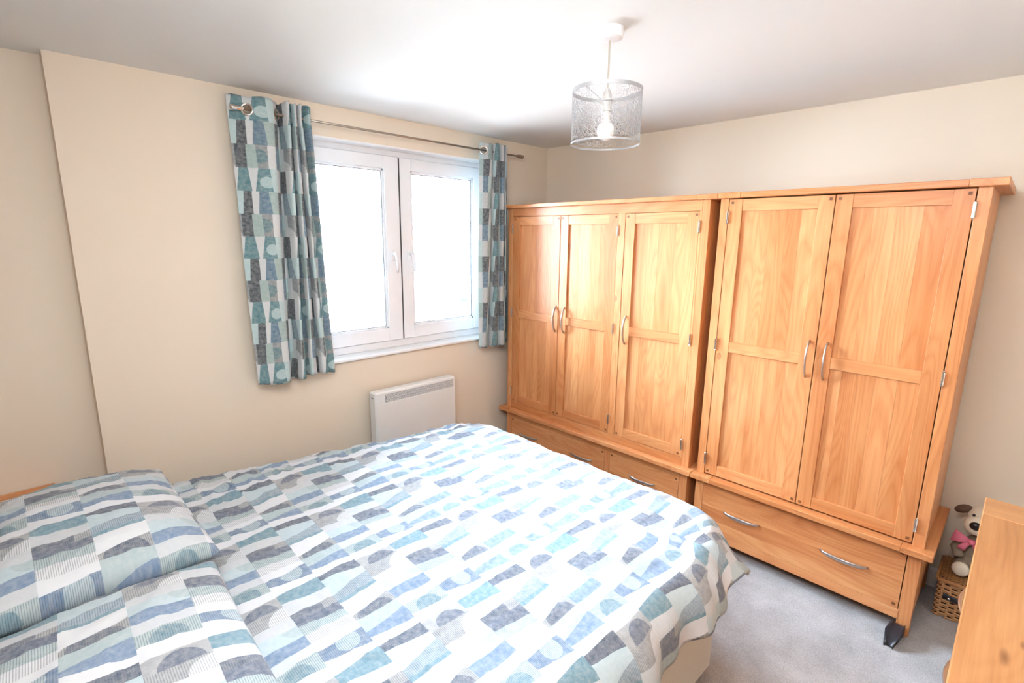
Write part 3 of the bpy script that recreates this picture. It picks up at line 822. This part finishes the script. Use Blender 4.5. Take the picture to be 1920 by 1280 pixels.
bm = bmesh.new()
pts = [(2.742+.0115*i, by0-.007-.006*math.sin(PI*i/8), .1125-.0003*i) for i in range(9)]
tube(bm, pts, [(.003, .0135)]*9, 8); hd = put('strap', bm, m_strap, bk, label='black leather strap handle')
for x in (2.764, 2.808):
    bm = bmesh.new(); lathe(bm, [(.0055, 0), (.0048, -.003), (.002, -.0048)], (x, by0-.0145, .1105), 12, 'y'); put('stud', bm, m_chrome, hd)

# ------------------------------------------------------------------ plush dog sitting on the basket
dg = thing('plush_dog', (2.86, -.13, .203), 'plush toy dog with black nose and pink bow sitting on the wicker basket', 'soft toy')
BX = 2.828; BZ = .210
bm = bmesh.new(); ellipsoid(bm, (BX, -.105, BZ+.085), (.072, .062, .088)); ellipsoid(bm, (BX, -.11, BZ+.05), (.082, .068, .052))
put('body', bm, m_greyp, dg, smooth=True)
bm = bmesh.new(); ellipsoid(bm, (BX, -.115, BZ+.262), (.066, .060, .062)); ellipsoid(bm, (BX-.024, -.165, BZ+.243), (.046, .048, .044)); ellipsoid(bm, (BX-.01, -.15, BZ+.262), (.035, .035, .035))
hdog = put('head', bm, m_cream, dg, smooth=True)
bm = bmesh.new(); ellipsoid(bm, (BX-.026, -.208, BZ+.255), (.023, .014, .019)); put('nose', bm, m_nose, hdog, smooth=True)
for s in (-1, 1):
    bm = bmesh.new(); ellipsoid(bm, (BX-.018+s*.022, -.176, BZ+.292), (.006, .005, .007), u=10, v=8); put('eye', bm, m_nose, hdog, smooth=True)
    bm = bmesh.new(); ellipsoid(bm, (BX+s*.080, -.115, BZ+.285), (.034, .022, .018), Matrix.Rotation(s*.5, 3, 'Y')); put('ear', bm, m_brownp, hdog, smooth=True)
    bm = bmesh.new(); tube(bm, [(BX+s*.045, -.13, BZ+.04), (BX+s*.046, -.17, BZ+.034), (BX+s*.047, -.205, BZ+.034)], [.030, .029, .027], 14); put('hind_leg', bm, m_greyp, dg, smooth=True)
    bm = bmesh.new(); ellipsoid(bm, (BX+s*.047, -.218, BZ+.036), (.032, .016, .034)); put('paw', bm, m_cream, dg, smooth=True)
    bm = bmesh.new(); tube(bm, [(BX+s*.058, -.11, BZ+.145), (BX+s*.078, -.14, BZ+.10), (BX+s*.062, -.175, BZ+.075)], [.020, .022, .021], 12); put('foreleg', bm, m_greyp, dg, smooth=True)
bm = bmesh.new()
for s in (-1, 1):
    tube(bm, [(BX-.030+s*.006, -.180, BZ+.165), (BX-.030+s*.035, -.188, BZ+.170), (BX-.030+s*.066, -.184, BZ+.176)], [(.007, .009), (.011, .022), (.008, .029)], 12)
    tube(bm, [(BX-.030+s*.006, -.182, BZ+.160), (BX-.030+s*.022, -.186, BZ+.140), (BX-.030+s*.032, -.184, BZ+.118)], [(.005, .007), (.006, .013), (.005, .017)], 10)
ellipsoid(bm, (BX-.030, -.186, BZ+.165), (.013, .012, .013))
put('bow', bm, m_pink, dg, smooth=True, label='pink ribbon bow')
